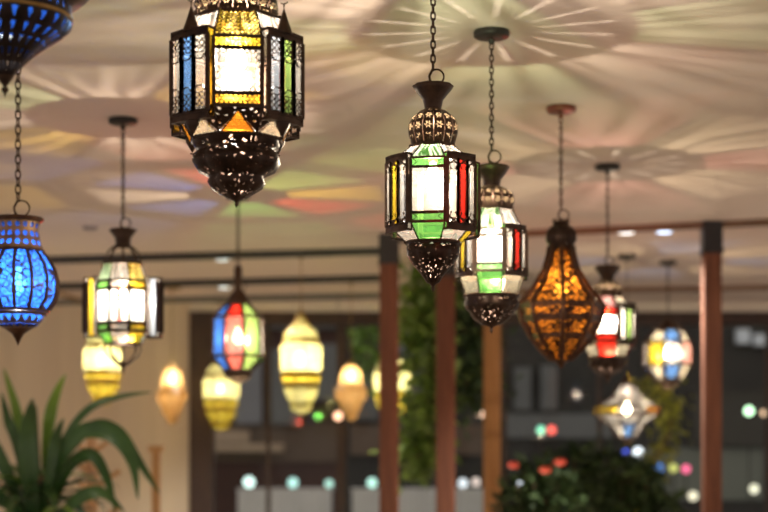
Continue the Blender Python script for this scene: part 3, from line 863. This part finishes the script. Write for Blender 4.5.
def bigplant(px, s, label, seeds, extra):
    d = F/s; x = (px-384)/s
    o = empty('potted_dracaena', (x, d, 0), label, 'plant')
    MB().lathe([(0, .001), (0, .15), (.05, .16), (.34, .2), (.36, .215), (.40, .215), (.40, .19), (.36, .18), (.355, .001)], 28, c=(x, d)).build('pot', potm, o)
    zt = CAMZ+.03
    MB().tube([(x, d, .35), (x+.02, d, .8), (x-.01, d, 1.2), (x, d, zt)], [.035, .03, .028, .03], 10).build('trunk', barkm, o)
    rng = random.Random(seeds)
    for i in range(46):
        az = i*2.399+rng.uniform(-.2, .2); up = rng.uniform(.1, 1.3); ln = rng.uniform(.35, .6); 
        m = MB(); strap(m, (x, d, zt-.22+.2*i/46-.1), az, up, ln, rng.uniform(.9, 1.9), .034)
        m.build('leaf', leafm if i % 5 else leafl, o)
    for pts, w_, mt, dd in extra:
        P = [at(a, b, d+dd) for a, b in pts]
        # smooth the path
        Q = []
        for i in range(len(P)-1):
            p0, p1, p2, p3 = P[max(i-1, 0)], P[i], P[i+1], P[min(i+2, len(P)-1)]
            for j in range(6):
                t = j/6; Q.append(.5*((2*p1)+(p2-p0)*t+(2*p0-5*p1+4*p2-p3)*t*t+(3*p1-p0-3*p2+p3)*t**3))
        Q.append(P[-1]); rows = []; n = len(Q)-1
        for i, q in enumerate(Q):
            q = q+Vector((0, -.12*math.sin(PI*i/n), 0))
            tg = (Q[min(i+1, n)]-Q[max(i-1, 0)]).normalized(); sd = tg.cross(Vector((.25, 1, 0))).normalized()
            t = i/n; ww = w_*(.45+.55*math.sin(min(1, t*2)*PI/2))*(1-max(0, (t-.4)/.6)**2)+.001
            rows.append([q-sd*ww, q+Vector((0, ww*.4, 0)), q+sd*ww])
        m = MB(); m.grid(rows, False); m.build('leaf', mt, o)
bigplant(38, 190, 'large dark green strap-leaved plant in the lower left corner', 3, [
    ([(45, 470), (52, 430), (58, 400), (66, 374)], .034, leafl, 0), ([(42, 500), (62, 450), (90, 412), (120, 398), (152, 392)], .02, leafm, -.1),
    ([(45, 490), (75, 440), (100, 430), (122, 440), (135, 465), (138, 500)], .045, leafm, -.15), ([(48, 480), (90, 430), (120, 432), (140, 460), (160, 494)], .036, leafm, .1),
    ([(34, 520), (33, 470), (32, 430), (33, 398)], .055, leafm, -.1), ([(40, 520), (37, 460), (36, 404)], .045, leafm, .1), ([(30, 510), (26, 440), (20, 408), (4, 368)], .032, leafl, .05),
    ([(30, 500), (20, 440), (12, 420), (2, 392)], .03, leafm, -.05), ([(45, 510), (58, 450), (64, 418)], .03, leafm, -.1), ([(30, 520), (10, 470), (-6, 440), (-20, 445)], .04, leafm, 0),
    ([(50, 520), (70, 470), (95, 455), (110, 480), (116, 515)], .035, leafm, .05), ([(25, 520), (8, 500), (-8, 500), (-15, 520)], .04, leafm, -.1), ([(55, 525), (80, 500), (104, 492), (125, 512)], .035, leafm, -.1)])

def vine(name, label, path, d, n, mat, mats, seed, spread, size, cat='plant'):
    rng = random.Random(seed)
    pts = [at(a, b, d) for a, b in path]
    o0 = pts[0].copy(); root = empty(name, o0, label, cat)
    MB().tube(pts, .012, 6).build('stem', barkm, root)
    m = MB()
    for i in range(n):
        t = rng.random()*(len(pts)-1); k = int(t); p = pts[k].lerp(pts[min(k+1, len(pts)-1)], t-k)
        c = p+Vector((rng.gauss(0, spread), rng.gauss(0, spread), rng.gauss(0, spread)))
        ax = Vector((rng.uniform(-1, 1), rng.uniform(-1, 1), rng.uniform(-.9, .2))).normalized()
        sd = ax.cross(Vector((rng.uniform(-1, 1), rng.uniform(-1, 1), 1))).normalized(); up = ax.cross(sd)
        l = size*rng.uniform(.6, 1.2)
        m.face([c, c+ax*l*.45+sd*l*.3+up*l*.05, c+ax*l, c+ax*l*.45-sd*l*.3+up*l*.05])
    f = m.build('foliage', mat, root)
    return root
vg = plain('vine_green', (.07, .13, .02), (.24, .34, .07), 4, .6)
vd = plain('vine_dark', (.02, .045, .015), (.05, .09, .025), 4, .6)
vine('hanging_vine', 'green vine hanging between the two left wooden columns', [(426, 255), (422, 300), (426, 340), (430, 390), (424, 440), (414, 470)], 11.6, 1200, vg, None, 4, .085, .11)
vine('hanging_vine', 'dark leafy vine hanging between the middle wooden column and the orange-brown one', [(455, 262), (462, 320), (470, 360), (466, 392)], 12.6, 1000, vd, None, 5, .12, .11)
vine('climbing_vine', 'yellow-green vine below the round glass lantern left of the right column', [(640, 512), (646, 470), (668, 440), (672, 418), (664, 396), (652, 376)], 12.9, 330, leafy, None, 6, .06, .09)
# leafy shrubs at the bottom right
def shrub(px, py, d, label, w_, h_, n, mat, seed, flowers=None):
    rng = random.Random(seed); x = (px-384)*d/F; zt = CAMZ+(HY-py)*d/F
    root = empty('potted_shrub', (x, d, 0), label, 'shrub')
    MB().lathe([(0, .001), (0, .2), (.4, .26), (.45, .28), (.45, .24), (.42, .001)], 24, c=(x, d)).build('pot', potm, root)
    m = MB()
    for k in range(7):
        a = rng.uniform(0, 6.28); rr = rng.uniform(.2, .7)*w_
        m.tube([(x, d, .4), (x+math.cos(a)*rr*.4, d+math.sin(a)*rr*.4, zt*.6), (x+math.cos(a)*rr, d+math.sin(a)*rr, zt-.15)], [.015, .012, .006], 6)
    m.build('stems', barkm, root)
    m = MB()
    for i in range(n):
        a = rng.uniform(0, 2*PI); b = rng.uniform(-1, 1); r = rng.random()**.4
        c = Vector((x+math.cos(a)*math.sqrt(1-b*b)*r*w_, d+math.sin(a)*math.sqrt(1-b*b)*r*w_, zt-h_+b*h_*r*1.0))
        ax = Vector((rng.uniform(-1, 1), rng.uniform(-1, 1), rng.uniform(-.6, .8))).normalized()
        sd = ax.cross(Vector((rng.uniform(-1, 1), .2, 1))).normalized(); l = rng.uniform(.08, .16)
        m.face([c, c+ax*l*.45+sd*l*.24, c+ax*l, c+ax*l*.45-sd*l*.24])
    m.build('foliage', mat, root)
    if flowers:
        fm = plain('flower_red', (.40, .04, .02), (.48, .07, .03), 5, .6)
        for (fx, fy) in flowers:
            p = at(fx, fy, d-w_*.8)
            f = MB()
            for k in range(6):
                a = k*PI/3; c = p; e = p+Vector((math.cos(a)*.04, -.02, math.sin(a)*.022))
                t = Vector((-math.sin(a), 0, math.cos(a)))*.022
                f.face([c, c.lerp(e, .6)+t, e, c.lerp(e, .6)-t])
            f.ball(tuple(p), .012, 8)
            f.build('flower', fm, root)
shrub(588, 440, 13.5, 'dark leafy shrub at the bottom, between the orange-brown column and right column', .5, .45, 1500, vd, 8, [(556, 463), (548, 468)])
shrub(538, 462, 11.4, 'shrub with red flowers at the bottom beside the orange-brown column', .3, .35, 900, vd, 9, [(513, 465), (545, 470), (560, 462)])
shrub(634, 455, 12.2, 'green shrub at the bottom below the diamond-shaped lantern', .3, .4, 800, vd, 10)

# wooden stands by the left plant
standm = plain('stand_wood', (.45, .24, .09), (.58, .33, .14), 6, .6, stretch=(6, 6, 1))
d = 11.0; x = (156-384)*d/F; zt = CAMZ+(HY-452)*d/F
o = empty('wooden_stand', (x, d, 0), 'slim light wooden post with a flat top before the cream wall', 'stand')
MB().box(x-.025, x+.025, d-.025, d+.025, .03, zt).build('post', standm, o)
MB().box(x-.045, x+.045, d-.045, d+.045, zt, zt+.04).build('top', standm, o)
MB().box(x-.15, x+.15, d-.15, d+.15, 0, .03).build('base', standm, o)
d = 10.4; x = (92-384)*d/F; zt = CAMZ+(HY-432)*d/F
o = empty('coat_stand', (x, d, 0), 'carved wooden stand with slanting arms behind the strap-leaved plant', 'stand')
MB().lathe([(0, .001), (0, .2), (.04, .19), (.06, .05), (.5, .035), (1.2, .03), (1.6, .045), (zt, .03), (zt+.02, .001)], 16, c=(x, d)).build('pole', standm, o)
for k in range(9):
    a = k*2.1; z = zt-.05-k*.075
    MB().tube([(x, d, z-.08), (x+.1*math.cos(a), d+.1*math.sin(a), z-.01), (x+.17*math.cos(a), d+.17*math.sin(a), z+.04)], [.018, .015, .02], 8).build('arm', standm, o)

# ------------------------------------------------------------------ outside the window
struct('ground', MB().box(-16, 16, WALL_D+.2, 34, -.12, -.02), plain('asphalt', (.05, .05, .05), (.07, .07, .07), 3, .6))
fac = plain('facade_dark', (.016, .016, .016), (.03, .03, .028), 1.5, .7)
facr = plain('facade_redbrown', (.05, .022, .018), (.07, .03, .024), 2, .7)
greyp = plain('pane_grey', (.16, .17, .20), (.20, .21, .24), 1, .4)
greyd = plain('pane_dim', (.09, .10, .11), (.13, .14, .15), 1, .4)
tan = plain('board_tan', (.36, .27, .19), (.42, .32, .23), 3, .7)
seag = plain('wall_sage', (.14, .16, .14), (.17, .19, .165), 1, .7)
bluew = plain('pane_blue', (.62, .70, .82), (.68, .76, .86), 1, .4)
brn = plain('board_brown', (.10, .07, .05), (.13, .09, .065), 2, .7)
whitec = plain('cloth_white', (.72, .74, .76), (.82, .83, .85), 4, .6)
DB = 23.0
def rect(m, x0, x1, y0, y1, d, th=.06):
    a = at(x0, y1, d); b = at(x1, y0, d); m.box(a.x, b.x, d-th, d, a.z, b.z)
    return m
def building(x0, x1, mat, label, parts):
    a = at(x0, HY, DB); b = at(x1, HY, DB)
    o = empty('building', ((a.x+b.x)/2, DB, 0), label, 'building')
    MB().box(a.x, b.x, DB, DB+1.5, -.02, 7).build('wall', mat, o)
    for i, (nm, r, mt) in enumerate(parts):
        c = rect(MB(), *r, DB, .10-.01*i if 'band' in nm or 'wall' in nm else .14+.01*i).build(nm, mt, o)
    return o
building(120, 345, facr, 'dark shopfront with grey panes seen through the left window', [
    ('window_pane', (236, 262, 345, 424), greyp), ('window_pane', (272, 300, 350, 424), greyd), ('window_pane', (310, 338, 345, 400), greyd),
    ('light_strip', (213, 345, 322, 329), greyd), ('sign_board', (213, 250, 431, 443), tan), ('sign_board', (213, 284, 444, 452), tan),
    ('lower_band', (213, 345, 424, 462), brn)])
building(346, 500, fac, 'dark facade behind the vines between the columns', [('lower_band', (350, 500, 425, 455), brn), ('window_pane', (395, 440, 330, 400), greyd), ('shutter', (350, 378, 372, 420), greyd)])
building(501, 640, fac, 'dark facade with two dim panes right of the columns', [('window_pane', (514, 530, 368, 410), greyd), ('window_pane', (540, 556, 366, 410), greyd), ('lower_band', (503, 612, 414, 438), greyd)])
building(641, 900, fac, 'dark facade with pale blue panes at the right edge', [('window_pane', (735, 748, 330, 344), bluew), ('window_pane', (752, 790, 335, 346), bluew), ('lower_wall', (640, 800, 448, 500), seag), ('awning', (690, 800, 392, 446), plain('awning_dark', (.03, .028, .022), None, 2))])
# white draped tables across the window bottom
for (x0, x1, lab) in ((238, 330, 'pale draped table outside seen below the shopfront boards'), (352, 385, 'pale draped table outside left of the first column'), (398, 436, 'pale draped table outside between the first two columns'), (457, 483, 'pale draped table outside between the second and third columns')):
    dd = 19.0; a = at(x0, 512, dd); b = at(x1, 490, dd)
    m = MB().box(a.x, b.x, dd, dd+.8, -.02, b.z)
    m2 = MB(); n = 24
    rows = [[], []]
    for i in range(n+1):
        t = i/n; xx = a.x+(b.x-a.x)*t; yy = dd-.02-.015*math.sin(i*1.9)
        rows[0].append((xx, yy, b.z+.012)); rows[1].append((xx, yy-.02, .05))
    m.grid(rows, False)
    m.box(a.x-.02, b.x+.02, dd-.02, dd+.82, b.z, b.z+.015)
    tag(m.build('draped_table', whitec, None, ((a.x+b.x)/2, dd, 0)), lab, 'table')

def globe(px, py, d, r, col, st, label, hang=False):
    st *= .36
    ont = d == 19
    if ont: d = 19.4
    p = at(px, py, d)
    zt = at(0, 490, 19).z+.015
    if ont: p.z = max(p.z, zt+r+.01)
    z0 = zt+.001 if ont else (-.02 if d > WALL_D else 0)
    o = empty('globe_lamp', (p.x, p.y, CEIL if hang else z0), label, 'lamp', 'small glowing globe lamps')
    MB().ball(tuple(p), r, 14).build('globe', emit('glow_%d_%d' % (px, py), col, st), o)
    m = MB()
    if hang: m.tube([(p.x, p.y, p.z+r), (p.x, p.y, CEIL)], .003, 6)
    else:
        m.tube([(p.x, p.y, z0), (p.x, p.y, p.z-r)], .008, 6); m.lathe([(z0+.008, .001), (z0+.008, .028), (z0, .03), (z0, .001)], 16, c=(p.x, p.y))
    m.build('cord' if hang else 'pole', IRON, o)
GS = [(249, 487, 19, .062, (.75, 1, .92), 7, 'greenish-white globe lamp outside, leftmost in the bottom row'),
      (293, 486, 19, .055, (.55, .95, .85), 5, 'greenish globe lamp outside, second from the left in the bottom row'),
      (329, 486, 19, .045, (.6, 1, .85), 4, 'small greenish globe lamp outside, third from the left in the bottom row'),
      (372, 486, 19, .055, (.6, 1, .85), 5, 'greenish globe lamp just left of the first column foot'),
      (463, 487, 19, .05, (.9, .95, 1), 5, 'white globe lamp between second and third columns'),
      (476, 482, 19, .045, (1, .8, .7), 4, 'pinkish globe lamp close left of the orange-brown column'),
      (519, 482, 18, .045, (.85, .9, 1), 7, 'white globe lamp right of the orange-brown column foot'),
      (541, 430, 18, .04, (.25, .85, .55), 6, 'green globe lamp beside a red one below the pear-shaped lantern'),
      (551.5, 430, 18, .042, (1, .13, .1), 8, 'red globe lamp beside a green one below the pear-shaped lantern'),
      (659, 468, 17, .04, (.08, .3, .9), 5, 'blue globe lamp, left of three in a row at lower right'),
      (673.5, 468, 17, .04, (.75, .75, .2), 4, 'yellow globe lamp, middle of three in a row at lower right'),
      (686, 469, 17, .04, (1, .15, .3), 6, 'pink globe lamp, right of three in a row at lower right'),
      (749, 411, 17, .045, (.6, 1, .6), 11, 'pale green globe lamp right of the right column'),
      (764, 413, 17, .03, (1, .65, .4), 6, 'small peach globe lamp at the right edge'),
      (693, 496, 17, .045, (1, .9, .65), 5, 'cream globe lamp left of the right column foot'),
      (754, 489, 17.3, .045, (1, .95, .7), 5, 'cream globe lamp right of the right column foot'),
      (638, 452, 17, .045, (.9, .95, 1), 8, 'white globe lamp just below the diamond-shaped lantern'),
      (625, 451, 17, .025, (.1, .15, .9), 8, 'tiny dark blue globe lamp below the diamond-shaped lantern')]
for g in GS: globe(*g)
globe(338, 416, 13.8, .035, (1, .55, .33), 9, 'peach globe lamp beside the amber lantern left of the first column', True)
globe(480, 413, 13.8, .035, (1, .65, .45), 9, 'peach globe lamp hanging between the second and third columns', True)

# green shrub beyond the window left of the first column
vine('hanging_vine', 'bright green creeper outside the window left of the first column', [(368, 315), (366, 345), (372, 375)], 16.5, 260, leafl, None, 12, .09, .11)

# ------------------------------------------------------------------ world, camera, view
w = bpy.data.worlds.new('World'); SC.world = w; w.use_nodes = True
bg = w.node_tree.nodes['Background']; bg.inputs[0].default_value = (1.0, .87, .76, 1); bg.inputs[1].default_value = .8

cam = bpy.data.cameras.new('camera'); co = bpy.data.objects.new('camera', cam); COL.objects.link(co)
co.location = (0, 0, CAMZ); co.rotation_euler = (PI/2, 0, 0)
cam.sensor_width = 36; cam.lens = F*36/768
cam.shift_y = (HY-256)/768
cam.clip_end = 200; cam.clip_start = .05
cam.dof.use_dof = True; cam.dof.focus_distance = 4.5; cam.dof.aperture_fstop = 2.4
SC.camera = co
SC.view_settings.view_transform = 'Standard'; SC.view_settings.look = 'None'
SC.view_settings.exposure = -.17; SC.view_settings.gamma = 1; SC.view_settings.use_curve_mapping = False
SC.cycles.transparent_max_bounces = 24
SC.cycles.max_bounces = 8
for o in SC.objects:
    if '_off' in o: del o['_off']
